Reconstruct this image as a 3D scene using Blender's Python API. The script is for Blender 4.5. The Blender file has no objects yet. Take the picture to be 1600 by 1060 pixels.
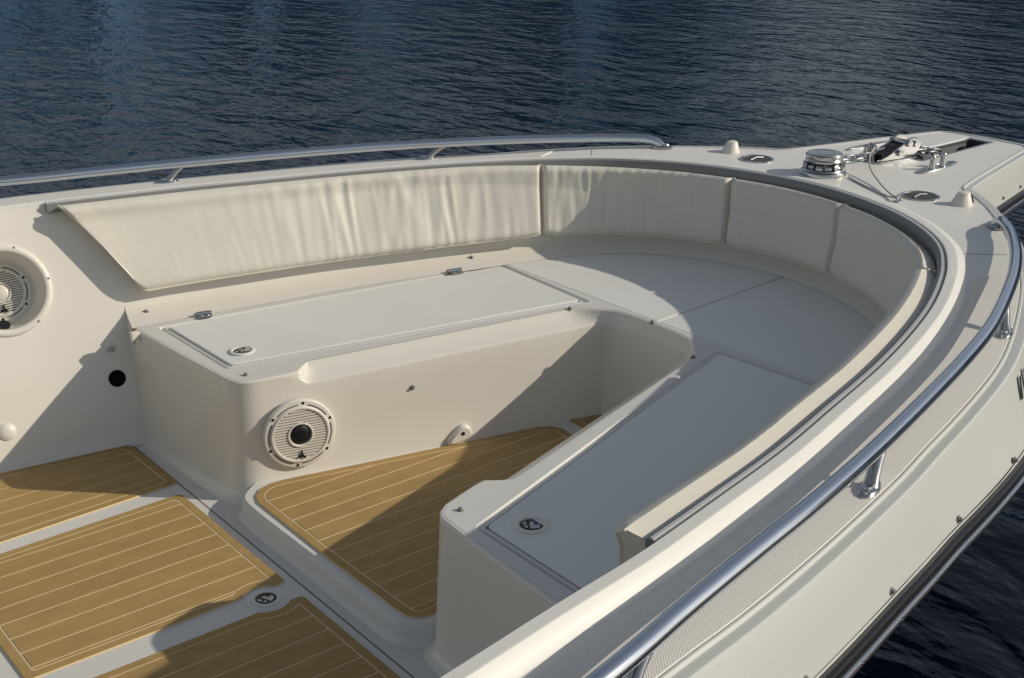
import bpy, math, random
from mathutils import Vector, Matrix, noise
from mathutils.geometry import delaunay_2d_cdt

random.seed(7)
scn = bpy.context.scene
COL = scn.collection
# ------------------------------------------------------------------ camera
cd = bpy.data.cameras.new('camera'); cam = bpy.data.objects.new('camera', cd); COL.objects.link(cam)
yaw, pitch = math.radians(50.97), math.radians(21.035)
f_ = Vector((math.cos(yaw)*math.cos(pitch), math.sin(yaw)*math.cos(pitch), -math.sin(pitch)))
r_ = Vector((math.sin(yaw), -math.cos(yaw), 0)); d_ = f_.cross(r_)
m = Matrix((r_, -d_, -f_)).transposed().to_4x4(); m.translation = (-1.4475, -2.7167, 1.8761)
cam.matrix_world = m
cd.sensor_width = 36; cd.lens = 1968/1600*36; cd.clip_start = .05; cd.clip_end = 2000
scn.camera = cam
# ------------------------------------------------------------------ light
SUN = Vector((1, -.93, .71)).normalized()
w = bpy.data.worlds.new('World'); scn.world = w; w.use_nodes = True
nt = w.node_tree; nt.nodes.clear()
sky = nt.nodes.new('ShaderNodeTexSky'); sky.sky_type = 'NISHITA'; sky.sun_disc = False
sky.sun_elevation = math.asin(SUN.z); sky.sun_rotation = math.atan2(SUN.x, SUN.y)
sky.altitude = 0; sky.air_density = 1.0; sky.dust_density = .6; sky.ozone_density = 1.0
bg = nt.nodes.new('ShaderNodeBackground'); bg.inputs[1].default_value = .087
wo = nt.nodes.new('ShaderNodeOutputWorld')
hz = nt.nodes.new('ShaderNodeHueSaturation'); hz.inputs['Saturation'].default_value = .5   # thin high haze
nt.links.new(sky.outputs[0], hz.inputs['Color']); nt.links.new(hz.outputs[0], bg.inputs[0]); nt.links.new(bg.outputs[0], wo.inputs[0])
sl = bpy.data.lights.new('sun', 'SUN'); so = bpy.data.objects.new('sun', sl); COL.objects.link(so)
sl.energy = 3.2; sl.angle = math.radians(.53); sl.color = (1, .91, .77)
so.rotation_euler = (-SUN).to_track_quat('-Z', 'Y').to_euler(); so.location = (6, -6, 5)
vs = scn.view_settings; vs.view_transform = 'Standard'; vs.look = 'None'; vs.gamma = 1; vs.use_curve_mapping = False
vs.exposure = 0.0

# ------------------------------------------------------------------ materials
def mat(name, col, rough=.4, metal=0., var=.0, vscale=4., bump=0., bscale=200., spec=.5, coat=0., bdist=.002, rvar=0.):
    m = bpy.data.materials.new(name); m.use_nodes = True
    N = m.node_tree.nodes; L = m.node_tree.links; b = N['Principled BSDF']
    b.inputs['Base Color'].default_value = (*col, 1); b.inputs['Roughness'].default_value = rough
    b.inputs['Metallic'].default_value = metal; b.inputs['Specular IOR Level'].default_value = spec
    b.inputs['Coat Weight'].default_value = coat; b.inputs['Coat Roughness'].default_value = .15
    tc = N.new('ShaderNodeTexCoord')
    if var or rvar:
        n = N.new('ShaderNodeTexNoise'); n.inputs['Scale'].default_value = vscale; n.inputs['Detail'].default_value = 6
        n.inputs['Roughness'].default_value = .6
        L.new(tc.outputs['Object'], n.inputs['Vector'])
        if var:
            mx = N.new('ShaderNodeMix'); mx.data_type = 'RGBA'
            mx.inputs[6].default_value = (*[c*(1-var) for c in col], 1); mx.inputs[7].default_value = (*[min(1, c*(1+var)) for c in col], 1)
            L.new(n.outputs['Fac'], mx.inputs[0]); L.new(mx.outputs[2], b.inputs['Base Color'])
        if rvar:
            mr = N.new('ShaderNodeMapRange'); mr.inputs[3].default_value = max(.02, rough-rvar); mr.inputs[4].default_value = rough+rvar
            L.new(n.outputs['Fac'], mr.inputs[0]); L.new(mr.outputs[0], b.inputs['Roughness'])
    if bump:
        n2 = N.new('ShaderNodeTexNoise'); n2.inputs['Scale'].default_value = bscale; n2.inputs['Detail'].default_value = 4
        L.new(tc.outputs['Object'], n2.inputs['Vector'])
        bp = N.new('ShaderNodeBump'); bp.inputs['Strength'].default_value = bump; bp.inputs['Distance'].default_value = bdist
        L.new(n2.outputs['Fac'], bp.inputs['Height']); L.new(bp.outputs[0], b.inputs['Normal'])
    return m
M = {}
M['gel'] = mat('gelcoat', (.735, .70, .625), .24, var=.035, vscale=3, bump=.05, bscale=9, coat=.12, rvar=.07, bdist=.003)
M['out'] = mat('deck_gelcoat', (.73, .725, .68), .42, var=.03, vscale=3, bump=.05, bscale=9, coat=.0, spec=.4, rvar=.07, bdist=.003)
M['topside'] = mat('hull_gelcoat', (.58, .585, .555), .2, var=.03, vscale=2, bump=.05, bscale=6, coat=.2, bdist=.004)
M['seat'] = mat('seat_gelcoat', (.66, .655, .625), .5, var=.03, vscale=5, bump=.25, bscale=420, bdist=.0006, rvar=.06)
M['lid'] = mat('lid_nonskid', (.745, .75, .72), .55, var=.05, vscale=3.5, bump=.4, bscale=600, bdist=.0006, rvar=.06)
M['vinyl'] = mat('cream_vinyl', (.665, .635, .55), .5, var=.06, vscale=7, bump=.25, bscale=240, bdist=.001, rvar=.08)
M['pipe'] = mat('cream_piping', (.68, .63, .51), .5)
M['plank'] = mat('tan_foam', (.40, .268, .108), .8, var=.09, vscale=16, bump=.5, bscale=500, bdist=.001, spec=.25)
M['caulk'] = mat('light_foam_core', (.70, .55, .35), .8, spec=.25)
M['steel'] = mat('stainless', (.50, .50, .50), .2, 1., var=.05, vscale=20, rvar=.05)
M['rail'] = mat('polished_tube', (.60, .635, .69), .15, 1., rvar=.05, vscale=12)
M['alu'] = mat('satin_aluminium', (.56, .57, .58), .38, 1.)
M['rubber'] = mat('black_rubber', (.012, .012, .014), .3)
M['track'] = mat('grey_track', (.19, .195, .195), .4)
M['ridge'] = mat('light_track', (.50, .51, .52), .35)
M['black'] = mat('black_plastic', (.008, .009, .011), .5, spec=.3)
M['matte'] = mat('matte_black', (.006, .007, .009), .85, spec=.1)
M['white'] = mat('white_plastic', (.72, .69, .62), .42, var=.03, vscale=20)
M['gap'] = mat('dark_gap', (.06, .06, .058), .7)
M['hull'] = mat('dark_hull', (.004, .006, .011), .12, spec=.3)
M['lens'] = mat('green_lens', (.004, .05, .03), .1)
M['lens_red'] = mat('red_lens', (.10, .006, .006), .1)
M['cord'] = mat('grey_cord', (.42, .41, .37), .8)
def per_piece(m, amt):
    N = m.node_tree.nodes; L = m.node_tree.links; b = N['Principled BSDF']; src = b.inputs['Base Color'].links[0].from_socket
    oi_ = N.new('ShaderNodeObjectInfo'); mr = N.new('ShaderNodeMapRange'); mr.inputs[3].default_value = 1-amt; mr.inputs[4].default_value = 1+amt
    hv = N.new('ShaderNodeHueSaturation'); L.new(oi_.outputs['Random'], mr.inputs[0]); L.new(mr.outputs[0], hv.inputs['Value']); L.new(src, hv.inputs['Color'])
    # faint scuffs
    tc = N.new('ShaderNodeTexCoord'); mp = N.new('ShaderNodeMapping'); mp.inputs['Scale'].default_value = (9, 30, 1); L.new(tc.outputs['Object'], mp.inputs[0])
    n = N.new('ShaderNodeTexNoise'); n.inputs['Scale'].default_value = 1.; n.inputs['Detail'].default_value = 5; L.new(mp.outputs[0], n.inputs['Vector'])
    m2 = N.new('ShaderNodeMapRange'); m2.inputs[1].default_value = .35; m2.inputs[2].default_value = .7; m2.inputs[3].default_value = .93; m2.inputs[4].default_value = 1.07
    h2 = N.new('ShaderNodeHueSaturation'); L.new(n.outputs['Fac'], m2.inputs[0]); L.new(m2.outputs[0], h2.inputs['Value']); L.new(hv.outputs[0], h2.inputs['Color'])
    L.new(h2.outputs[0], b.inputs['Base Color'])
per_piece(M['plank'], .05)
# ribbed non-skid
def nonskid():
    m = bpy.data.materials.new('nonskid'); m.use_nodes = True
    N = m.node_tree.nodes; L = m.node_tree.links; b = N['Principled BSDF']
    b.inputs['Base Color'].default_value = (.71, .685, .63, 1); b.inputs['Roughness'].default_value = .6
    tc = N.new('ShaderNodeTexCoord'); hs = []
    for ang in (52, 128):
        mp = N.new('ShaderNodeMapping'); mp.inputs['Rotation'].default_value = (0, 0, math.radians(-ang+90))
        L.new(tc.outputs['Object'], mp.inputs[0])
        wv = N.new('ShaderNodeTexWave'); wv.bands_direction = 'X'; wv.inputs['Scale'].default_value = 72; wv.inputs['Distortion'].default_value = 0
        L.new(mp.outputs[0], wv.inputs['Vector']); hs.append(wv)
    a = N.new('ShaderNodeMath'); a.operation = 'MULTIPLY_ADD'; a.inputs[1].default_value = .8
    L.new(hs[1].outputs['Fac'], a.inputs[0]); L.new(hs[0].outputs['Fac'], a.inputs[2])
    bp = N.new('ShaderNodeBump'); bp.inputs['Strength'].default_value = .25; bp.inputs['Distance'].default_value = .0009
    L.new(a.outputs[0], bp.inputs['Height']); L.new(bp.outputs[0], b.inputs['Normal'])
    return m
M['nonskid'] = nonskid()
def watermat():
    m = bpy.data.materials.new('sea_water'); m.use_nodes = True
    N = m.node_tree.nodes; L = m.node_tree.links; b = N['Principled BSDF']
    b.inputs['Base Color'].default_value = (.0006, .003, .0085, 1); b.inputs['Roughness'].default_value = .08
    b.inputs['IOR'].default_value = 1.333; b.inputs['Specular IOR Level'].default_value = .32
    tc = N.new('ShaderNodeTexCoord'); prev = None
    for sc, ang, st, dist, det in ((.7, 44, .3, .14, 1), (3.2, 53, 1., .046, 2.5), (8.0, 46, .7, .016, 3), (22., 58, .3, .006, 2)):
        mp = N.new('ShaderNodeMapping'); mp.inputs['Rotation'].default_value = (0, 0, math.radians(-ang)); mp.inputs['Scale'].default_value = (1, .5, 1)
        L.new(tc.outputs['Object'], mp.inputs[0])
        n = N.new('ShaderNodeTexNoise'); n.inputs['Scale'].default_value = sc; n.inputs['Detail'].default_value = det; n.inputs['Roughness'].default_value = .55
        n.inputs['Distortion'].default_value = .4
        L.new(mp.outputs[0], n.inputs['Vector'])
        bp = N.new('ShaderNodeBump'); bp.inputs['Strength'].default_value = st; bp.inputs['Distance'].default_value = dist
        L.new(n.outputs['Fac'], bp.inputs['Height'])
        if prev: L.new(prev.outputs[0], bp.inputs['Normal'])
        prev = bp
    L.new(prev.outputs[0], b.inputs['Normal'])
    return m
M['water'] = watermat()

# ------------------------------------------------------------------ helpers
def tag(o, label=None, cat=None, group=None, kind=None):
    if label: o['label'] = label
    if cat: o['category'] = cat
    if group: o['group'] = group
    if kind: o['kind'] = kind
    return o
def empty(name, loc=(0, 0, 0), parent=None):
    o = bpy.data.objects.new(name, None); COL.objects.link(o); o.location = loc; o.empty_display_size = .1
    if parent: o.parent = parent
    return o
class MB:
    def __init__(s): s.v = []; s.f = []
    def add(s, vs, fs, mtx=None):
        o = len(s.v)
        s.v += [tuple(mtx @ Vector(p)) if mtx is not None else tuple(p) for p in vs]
        s.f += [tuple(i+o for i in f) for f in fs]
        return s
    def build(s, name, m, parent=None, sharp=35, smooth=True, label=None):
        me = bpy.data.meshes.new(name); me.from_pydata(s.v, [], s.f); me.validate()
        me.materials.append(m)
        if smooth:
            me.polygons.foreach_set('use_smooth', [True]*len(me.polygons))
            me.set_sharp_from_angle(angle=math.radians(sharp))
        o = bpy.data.objects.new(name, me); COL.objects.link(o)
        if parent: o.parent = parent
        if label: o['label'] = label
        return o
def copy_mesh(o, mtx=None, parent=None):
    c = o.copy(); COL.objects.link(c)
    if parent is not None: c.parent = parent
    if mtx is not None: c.matrix_local = mtx
    return c
def grid(rows, closed_u=False, closed_v=False):
    """faces over rows[i][j]"""
    n, k = len(rows), len(rows[0]); vs = [p for r in rows for p in r]; fs = []
    for i in range(n if closed_u else n-1):
        for j in range(k if closed_v else k-1):
            a, b = i*k+j, i*k+(j+1) % k; c, d = ((i+1) % n)*k+(j+1) % k, ((i+1) % n)*k+j
            fs.append((a, b, c, d))
    return vs, fs
def tube(path, r, n=12, caps=True, ell=None):
    P = [Vector(p) for p in path]; rows = []; up = None
    for i, p in enumerate(P):
        t = (P[min(i+1, len(P)-1)]-P[max(i-1, 0)]).normalized()
        if up is None: up = Vector((0, 0, 1)) if abs(t.z) < .9 else Vector((1, 0, 0))
        a = t.cross(up).normalized(); b = a.cross(t).normalized(); up = b
        rr = r[i] if isinstance(r, (list, tuple)) else r
        rb = rr*(ell or 1)
        rows.append([p + a*math.cos(2*math.pi*k/n)*rr + b*math.sin(2*math.pi*k/n)*rb for k in range(n)])
    vs, fs = grid(rows, False, True)
    if caps:
        fs.append(tuple(range(n-1, -1, -1))); fs.append(tuple(range(len(vs)-n, len(vs))))
    return vs, fs
def lathe(prof, n=24, caps=True, sx=1, sy=1):
    rows = [[(r*math.cos(2*math.pi*k/n)*sx, r*math.sin(2*math.pi*k/n)*sy, z) for k in range(n)] for r, z in prof]
    vs, fs = grid(rows, False, True)
    if caps:
        if prof[0][0] > 1e-6: fs.append(tuple(range(n-1, -1, -1)))
        if prof[-1][0] > 1e-6: fs.append(tuple(range(len(vs)-n, len(vs))))
    return vs, fs
def prism(poly, z0, z1, bev=0.):
    """poly: list of (x,y) ccw; z0,z1 numbers or functions of x,y"""
    fz0 = z0 if callable(z0) else (lambda x, y: z0); fz1 = z1 if callable(z1) else (lambda x, y: z1)
    n = len(poly); rings = [[(x, y, fz0(x, y)) for x, y in poly]]
    if bev:
        ins = inset(poly, bev)
        rings.append([(x, y, fz1(x, y)-bev) for x, y in poly]); rings.append([(x, y, fz1(x, y)) for x, y in ins])
    else: rings.append([(x, y, fz1(x, y)) for x, y in poly])
    vs, fs = grid(rings, False, True)
    fs.append(tuple(range(n-1, -1, -1))); fs.append(tuple(range(len(vs)-n, len(vs))))
    return vs, fs
def box(cx, cy, cz, sx, sy, sz):
    v = [(cx+a*sx/2, cy+b*sy/2, cz+c*sz/2) for c in (-1, 1) for a, b in ((-1, -1), (1, -1), (1, 1), (-1, 1))]
    return v, [(3, 2, 1, 0), (4, 5, 6, 7), (0, 1, 5, 4), (1, 2, 6, 5), (2, 3, 7, 6), (3, 0, 4, 7)]
def area(p): return sum(p[i][0]*p[(i+1) % len(p)][1]-p[(i+1) % len(p)][0]*p[i][1] for i in range(len(p)))/2
def ccw(p): return p if area(p) > 0 else p[::-1]
def inset(poly, d):
    n = len(poly); out = []
    for i in range(n):
        p0, p1, p2 = Vector(poly[i-1]), Vector(poly[i]), Vector(poly[(i+1) % n])
        a, b = (p1-p0), (p2-p1)
        if a.length < 1e-9: a = b
        if b.length < 1e-9: b = a
        a.normalize(); b.normalize()
        na, nb = Vector((-a.y, a.x)), Vector((-b.y, b.x)); nn = na+nb
        if nn.length < 1e-6: nn = na
        nn.normalize(); c = max(.35, nn.dot(na))
        q = p1 + nn*(d/c); out.append((q.x, q.y))
    return out
def rounded(poly, r, n=5):
    """round polygon corners; r number or list"""
    out = []; N_ = len(poly)
    for i in range(N_):
        p0, p1, p2 = Vector(poly[i-1]), Vector(poly[i]), Vector(poly[(i+1) % N_])
        rr = r[i] if isinstance(r, (list, tuple)) else r
        if rr <= 0: out.append((p1.x, p1.y)); continue
        a, b = (p0-p1).normalized(), (p2-p1).normalized()
        rr = min(rr, (p0-p1).length*.45, (p2-p1).length*.45)
        s, e = p1+a*rr, p1+b*rr
        for k in range(n+1):
            t = k/n; q = s*(1-t)**2 + p1*2*t*(1-t) + e*t*t; out.append((q.x, q.y))
    return out
def sheet(outer, holes, zf):
    pts = []; edges = []
    for lp in [outer]+holes:
        o = len(pts); k = len(lp); pts += [Vector(p) for p in lp]; edges += [(o+i, o+(i+1) % k) for i in range(k)]
    v, e, f, ov, oe, of = delaunay_2d_cdt(pts, edges, [], 0, 1e-7)
    def inside(q, lp):
        c = False; x, y = q
        for i in range(len(lp)):
            x1, y1 = lp[i-1]; x2, y2 = lp[i]
            if (y1 > y) != (y2 > y) and x < (x2-x1)*(y-y1)/(y2-y1)+x1: c = not c
        return c
    fs = []
    for t in f:
        c = sum((v[i] for i in t), Vector((0, 0)))/3
        if inside(c, outer) and not any(inside(c, h) for h in holes):
            a = (v[t[1]]-v[t[0]]).cross(v[t[2]]-v[t[0]])
            fs.append(tuple(t) if a > 0 else tuple(t[::-1]))
    return [(p.x, p.y, zf(p.x, p.y)) for p in v], fs
def clip(poly, ylo, yhi):
    def half(p, s, c):
        out = []
        for i in range(len(p)):
            a, b = p[i-1], p[i]; da, db = s*(a[1]-c), s*(b[1]-c)
            if (da >= 0) != (db >= 0):
                t = da/(da-db); out.append((a[0]+(b[0]-a[0])*t, c))
            if db >= 0: out.append(b)
        return out
    p = half(poly, 1, ylo)
    if p: p = half(p, -1, yhi)
    q = []
    for a in p:
        if not q or math.dist(a, q[-1]) > 1e-5: q.append(a)
    if len(q) > 1 and math.dist(q[0], q[-1]) < 1e-5: q.pop()
    return q
def spline(pts, n=200):
    P = [Vector(p) for p in pts]; P = [2*P[0]-P[1]]+P+[2*P[-1]-P[-2]]; out = []
    for i in range(1, len(P)-2):
        for k in range(24):
            t = k/24; a, b, c, d = P[i-1:i+3]
            out.append(.5*((2*b)+(c-a)*t+(2*a-5*b+4*c-d)*t*t+(3*b-a-3*c+d)*t**3))
    out.append(P[-2])
    L = [0]
    for a, b in zip(out, out[1:]): L.append(L[-1]+(b-a).length)
    res = []; j = 0
    for k in range(n):
        s = L[-1]*k/(n-1)
        while j < len(L)-2 and L[j+1] < s: j += 1
        u = (s-L[j])/max(1e-9, L[j+1]-L[j]); res.append(out[j].lerp(out[j+1], min(1, u)))
    return res
def sm(a, b, x):
    t = max(0, min(1, (x-a)/(b-a))); return t*t*(3-2*t)
def frame(o, z, xh=None):
    z = Vector(z).normalized(); x = Vector(xh or (1, 0, 0)); x = (x-z*x.dot(z)).normalized(); y = z.cross(x)
    m = Matrix((x, y, z)).transposed().to_4x4(); m.translation = o; return m

# ------------------------------------------------------------------ hull lines (x forward, y to port, z up from the cockpit sole)
def zg(x): return .800
def zd(x, y=0): return .771+.003*sm(1.2, 2., x)+.021*sm(1.45, 2.15, x)+.006*sm(2.2, 3.2, x)
def drop(x): return zg(x)-zd(x)
def zs(x, y=0): return .39+.039*x
def mirror(half):      # half: stern -> bow points, y > 0; returns starboard stern -> bow -> port stern
    st = [(x, -y) for x, y in half]
    return st + [(x, y) for x, y in half[::-1] if y > 1e-6]
LIPH = [(-2.4, 1.72), (-1.5, 1.625), (-1.0, 1.565), (-.602, 1.505), (-.348, 1.466), (-.138, 1.437), (.10, 1.39), (.344, 1.338), (.588, 1.272), (.853, 1.198), (1.091, 1.118),
        (1.303, 1.034), (1.493, .941), (1.652, .848), (1.804, .732), (1.927, .585), (2.02, .415), (2.085, .205), (2.108, 0)]
LIP = spline(mirror(LIPH), 321)
def normals(C):
    out = []
    for i in range(len(C)):
        t = (C[min(i+1, len(C)-1)]-C[max(i-1, 0)]).normalized(); out.append(Vector((t.y, -t.x)))
    return out
LIPN = normals(LIP)      # outboard
def lipidx(x, side):
    best = None
    for i, p in enumerate(LIP):
        if (p.y < 0) == (side < 0):
            d = abs(p.x-x)
            if best is None or d < best[0]: best = (d, i)
    return best[1]
def off(i, d): return LIP[i]+LIPN[i]*d
def lean(x): return .37-.21*sm(1.1, 2.05, x)
def lipat(t):
    i = max(0, min(len(LIP)-2, int(t))); u = t-i
    return LIP[i].lerp(LIP[i+1], u), LIPN[i].lerp(LIPN[i+1], u).normalized()

boat = tag(empty('boat'), 'white centre console boat bow with wraparound seating and steel rails', 'boat')

# ---- coaming: raised facets outboard of the lip
I0 = 0; I1 = len(LIP)
bead_off = lambda x: .068
rows = []
for i in range(len(LIP)):
    x = LIP[i].x; dr = drop(x); r = []
    for d, k in ((-.001, -.55), (0, -.10), (.0025, 0), (.026, 0), (.0285, .02), (.0425, .44), (.0445, .52), (.056, .93), (.0580, .985), (.0605, 1.05), (.061, 1.15)):
        p = off(i, d); r.append((p.x, p.y, zg(p.x)-abs(dr)*k if k > 0 else zg(p.x)+k*.025))
    rows.append(r)
mb = MB(); mb.add(*grid(rows)); mb.build('coaming', M['out'], boat, sharp=12)

# ---- deck sheet
EH = [(-2.4, 1.97), (-1.5, 1.86), (-1.0, 1.79), (-.34, 1.68), (-.107, 1.646), (.144, 1.598), (.443, 1.530), (.611, 1.484), (.813, 1.430), (1.048, 1.360), (1.238, 1.288), (1.492, 1.167),
      (1.733, 1.034), (1.96, .872), (2.15, .715), (2.30, .575)]
EHALF = [(p.x, p.y) for p in spline(EH, 90)] + [(2.36, .508), (2.405, .452), (2.43, .415), (2.452, .392), (2.48, .378), (2.60, .343), (2.80, .294), (3.0, .245), (3.17, .203), (3.205, .190), (3.222, .170), (3.23, .14), (3.235, .07), (3.237, 0)]
EC = [Vector(p) for p in mirror(EHALF)]; EN = normals(EC)
inner = [tuple(off(i, .053)) for i in range(len(LIP))]
loop = [tuple(p) for p in EC] + inner[::-1]
SLOT = [(2.70, -.060), (3.195, -.052), (3.195, .052), (2.70, .060)]
slot_r = rounded(SLOT, .012, 3)
mb = MB(); mb.add(*sheet(loop, [slot_r], zd)); mb.build('deck', M['out'], boat, sharp=25)
# skirt from the deck edge to the rub rail
def skirt(i):
    x = EC[i].x; k = sm(2.15, 2.5, x)
    return .026, .17-.04*k, (.03+.035*sm(.3, 1.2, x))*(1-k)+.018*k
rows = []; RUB = []
for i, p in enumerate(EC):
    b, dp, fl = skirt(i); n = EN[i]; z0 = zd(p.x); r = []
    for d, z in ((-.005, -.001), (-.0035, .0035), (.0005, .0035), (.002, -.001), (.0035, -.0035), (b*.9, .0), (b, -.0002), (b+.004, -.003), (b+.008, -.014), (b+.008+fl*.45, -dp*.5), (b+.008+fl, -dp)):
        q = p+n*d; r.append((q.x, q.y, z0+z))
    RUB.append(Vector((r[-1][0], r[-1][1], r[-1][2]))); rows.append(r)
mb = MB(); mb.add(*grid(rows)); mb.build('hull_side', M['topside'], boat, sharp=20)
# rub rail
def sweep_profile(C, N, prof):
    return grid([[(p.x+n.x*d, p.y+n.y*d, p.z+z) for d, z in prof] for p, n in zip(C, N)], False, True)
rub = empty('rub_rail', parent=boat); tag(rub, 'black rubber rub rail with a steel strip along the hull edge')
mb = MB(); mb.add(*sweep_profile(RUB, EN, [(-.012, .004), (.010, .004), (.016, 0), (.017, -.012), (.011, -.017), (.011, -.034), (.016, -.039), (.015, -.047), (-.012, -.049)]))
mb.build('rubber_moulding', M['rubber'], rub)
mb = MB(); mb.add(*sweep_profile(RUB, EN, [(.010, -.0185), (.017, -.0195), (.021, -.0225), (.022, -.026), (.019, -.030), (.010, -.0315)]))
mb.build('steel_strip', M['steel'], rub)
mb = MB(); mb.add(*sweep_profile(RUB, EN, [(-.006, .006), (.003, .0055), (.006, .0043), (-.006, .0042)]))
mb.build('upper_lip', M['gap'], rub)
# hull below the rub rail
WL = [(-2.4, 1.25), (-1.2, 1.16), (0, .98), (.8, .74), (1.5, .42), (2.0, .14), (2.15, 0)]
TOPH = [(x, y) for x, y in [(p.x, p.y) for p in RUB if p.y > 0 and p.x < 2.2][::-1]]
TOPH = TOPH + [(2.36, .60), (2.48, .46), (2.56, .28), (2.60, .12), (2.61, 0)]
A = spline(mirror([(TOPH[k][0], TOPH[k][1]) for k in list(range(0, len(TOPH)-5, 6))] + TOPH[-5:]), 160)
B = spline(mirror(WL), 160)
rows = []
for a, b in zip(A, B):
    zt = zd(a.x)-.155+.03*sm(.9, 2.3, a.x); r = []
    for k in range(9):
        t = k/8; u = t**.8; q = a.lerp(b, u); r.append((q.x, q.y, zt*(1-t)+(-.62)*t))
    rows.append(r)
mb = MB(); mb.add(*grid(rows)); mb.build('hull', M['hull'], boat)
# pulpit underside
und = [(p.x, p.y) for p in EC if p.x > 2.3]
und = [(p.x, p.y) for p in [EC[i]+EN[i]*(sum(skirt(i)[::2])-.002) for i in range(len(EC)) if EC[i].x > 2.25]]
mb = MB(); mb.add(*sheet(und, [slot_r], lambda x, y: zg(x)-.125)); mb.build('pulpit_underside', M['out'], boat)
# anchor slot lining
slot = empty('anchor_slot', parent=boat); tag(slot, 'dark open slot in the pulpit lined with steel channels')
r0 = [(x, y, zd(x)+.0015) for x, y in inset(ccw(slot_r), -.006)]; r1 = [(x, y, zd(x)+.0035) for x, y in inset(ccw(slot_r), -.001)]
r2 = [(x, y, zd(x)-.004) for x, y in inset(ccw(slot_r), .001)]; r3 = [(x, y, zg(x)-.124) for x, y in inset(ccw(slot_r), .001)]
mb = MB(); mb.add(*grid([r0, r1, r2], False, True)); mb.build('slot_trim', M['steel'], slot)
mb = MB(); mb.add(*grid([r2, r3], False, True)); mb.build('slot_liner', M['gap'], slot)
mb = MB(); mb.add(*box(2.93, 0, zg(2.93)-.075, .46, .098, .012)); mb.build('roller_bed', M['rubber'], slot)
mb = MB(); mb.add(*box(2.95, .047, zg(2.93)-.03, .42, .006, .03)); mb.add(*box(2.95, -.047, zg(2.93)-.03, .42, .006, .03)); mb.build('side_channel', M['track'], slot)
mb = MB(); mb.add(*lathe([(.022, -.04), (.026, -.036), (.014, -.008), (.014, .008), (.026, .036), (.022, .04)], 20), mtx=Matrix.Translation((3.12, 0, zg(3.1)-.045)) @ Matrix.Rotation(math.pi/2, 4, 'X'))
mb.build('bow_roller', M['black'], slot)
# nonskid panels
for side in (-1, 1):
    ii = [i for i in range(len(LIP)) if LIP[i].y*side > 0 and -2.3 < LIP[i].x < 1.62]
    a = [tuple(off(i, .074)) for i in ii]
    jj = [j for j in range(len(EC)) if EC[j].y*side > 0 and -2.3 < EC[j].x < 1.80]
    e = [tuple(EC[j]-EN[j]*.008) for j in jj]
    poly = ccw(a+e[::-1])
    vs_, fs_ = sheet(poly, [], lambda x, y: zd(x)+.0035)
    mb = MB(); mb.add(vs_, fs_)
    rim = [[(x, y, zd(x)-.001) for x, y in inset(poly, -.003)], [(x, y, zd(x)+.0035) for x, y in poly]]
    mb.add(*grid(rim, False, True)); mb.build('nonskid_panel', M['nonskid'], boat, sharp=20)
# deck seam near the bow on each side
for side in (-1, 1):
    p0, p1 = Vector((1.80, side*.80)), Vector((1.885, side*.895))
    mb = MB(); mb.add(*tube([(p0.x, p0.y, zd(p0.x)), (p1.x, p1.y, zd(p1.x))], .0011, 6)); mb.build('deck_seam', M['track'], boat)

# seat of the wall speaker pod, cut out of the leaning port wall
PODN = Vector((-.16, -.987, .37)).normalized(); PODT = frame(Vector((-.283, 1.3633, .5435)), PODN, (1, 0, 0))
# ---- inner liner: leaning wall aft, then wall and cove above the seat
def koff(x): return .236-.022*sm(.3, 1.2, x)-.106*sm(1.2, 2.05, x)
XS = .097
KI0 = min(i for i in range(len(LIP)) if LIP[i].x >= XS); KI1 = max(i for i in range(len(LIP)) if LIP[i].x >= XS)
rows = []
for i in range(len(LIP)):
    p = LIP[i]; x = p.x; k = lean(x); zb = zs(off(i, -.14).x)+.05; r = []
    if x < XS: continue
    wall = lambda z: k*(zg(x)-z)
    for d, z in ((-.001, zg(x)-.012), (-.004, zg(x)-.03), (-wall(zg(x)-.06)-.004, zg(x)-.06)):
        q = off(i, d); r.append((q.x, q.y, z))
    for t in (0, .33, .66, 1):
        z = (zg(x)-.09)*(1-t)+zb*t; q = off(i, -wall(z)); r.append((q.x, q.y, z))
    w0 = wall(zb); w1 = koff(x)
    for t, hz in ((.08, .034), (.25, .0235), (.5, .015), (.78, .006), (.93, .0015), (1, 0.0)):
        q = off(i, -(w0+(w1-w0)*t)); r.append((q.x, q.y, zs(q.x)+hz+.0004))
    rows.append(r)
mb = MB(); mb.add(*grid(rows))
for rr in (rows[0], rows[-1]):      # aft ends of the cove
    vs_ = rr[6:]+[(rr[-1][0], rr[-1][1], zs(XS)-.06), (rr[6][0], rr[6][1], zs(XS)-.06)]
    mb.add(vs_, [tuple(range(len(vs_)))])
mb.build('seat_surround', M['gel'], boat, sharp=30)
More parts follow.
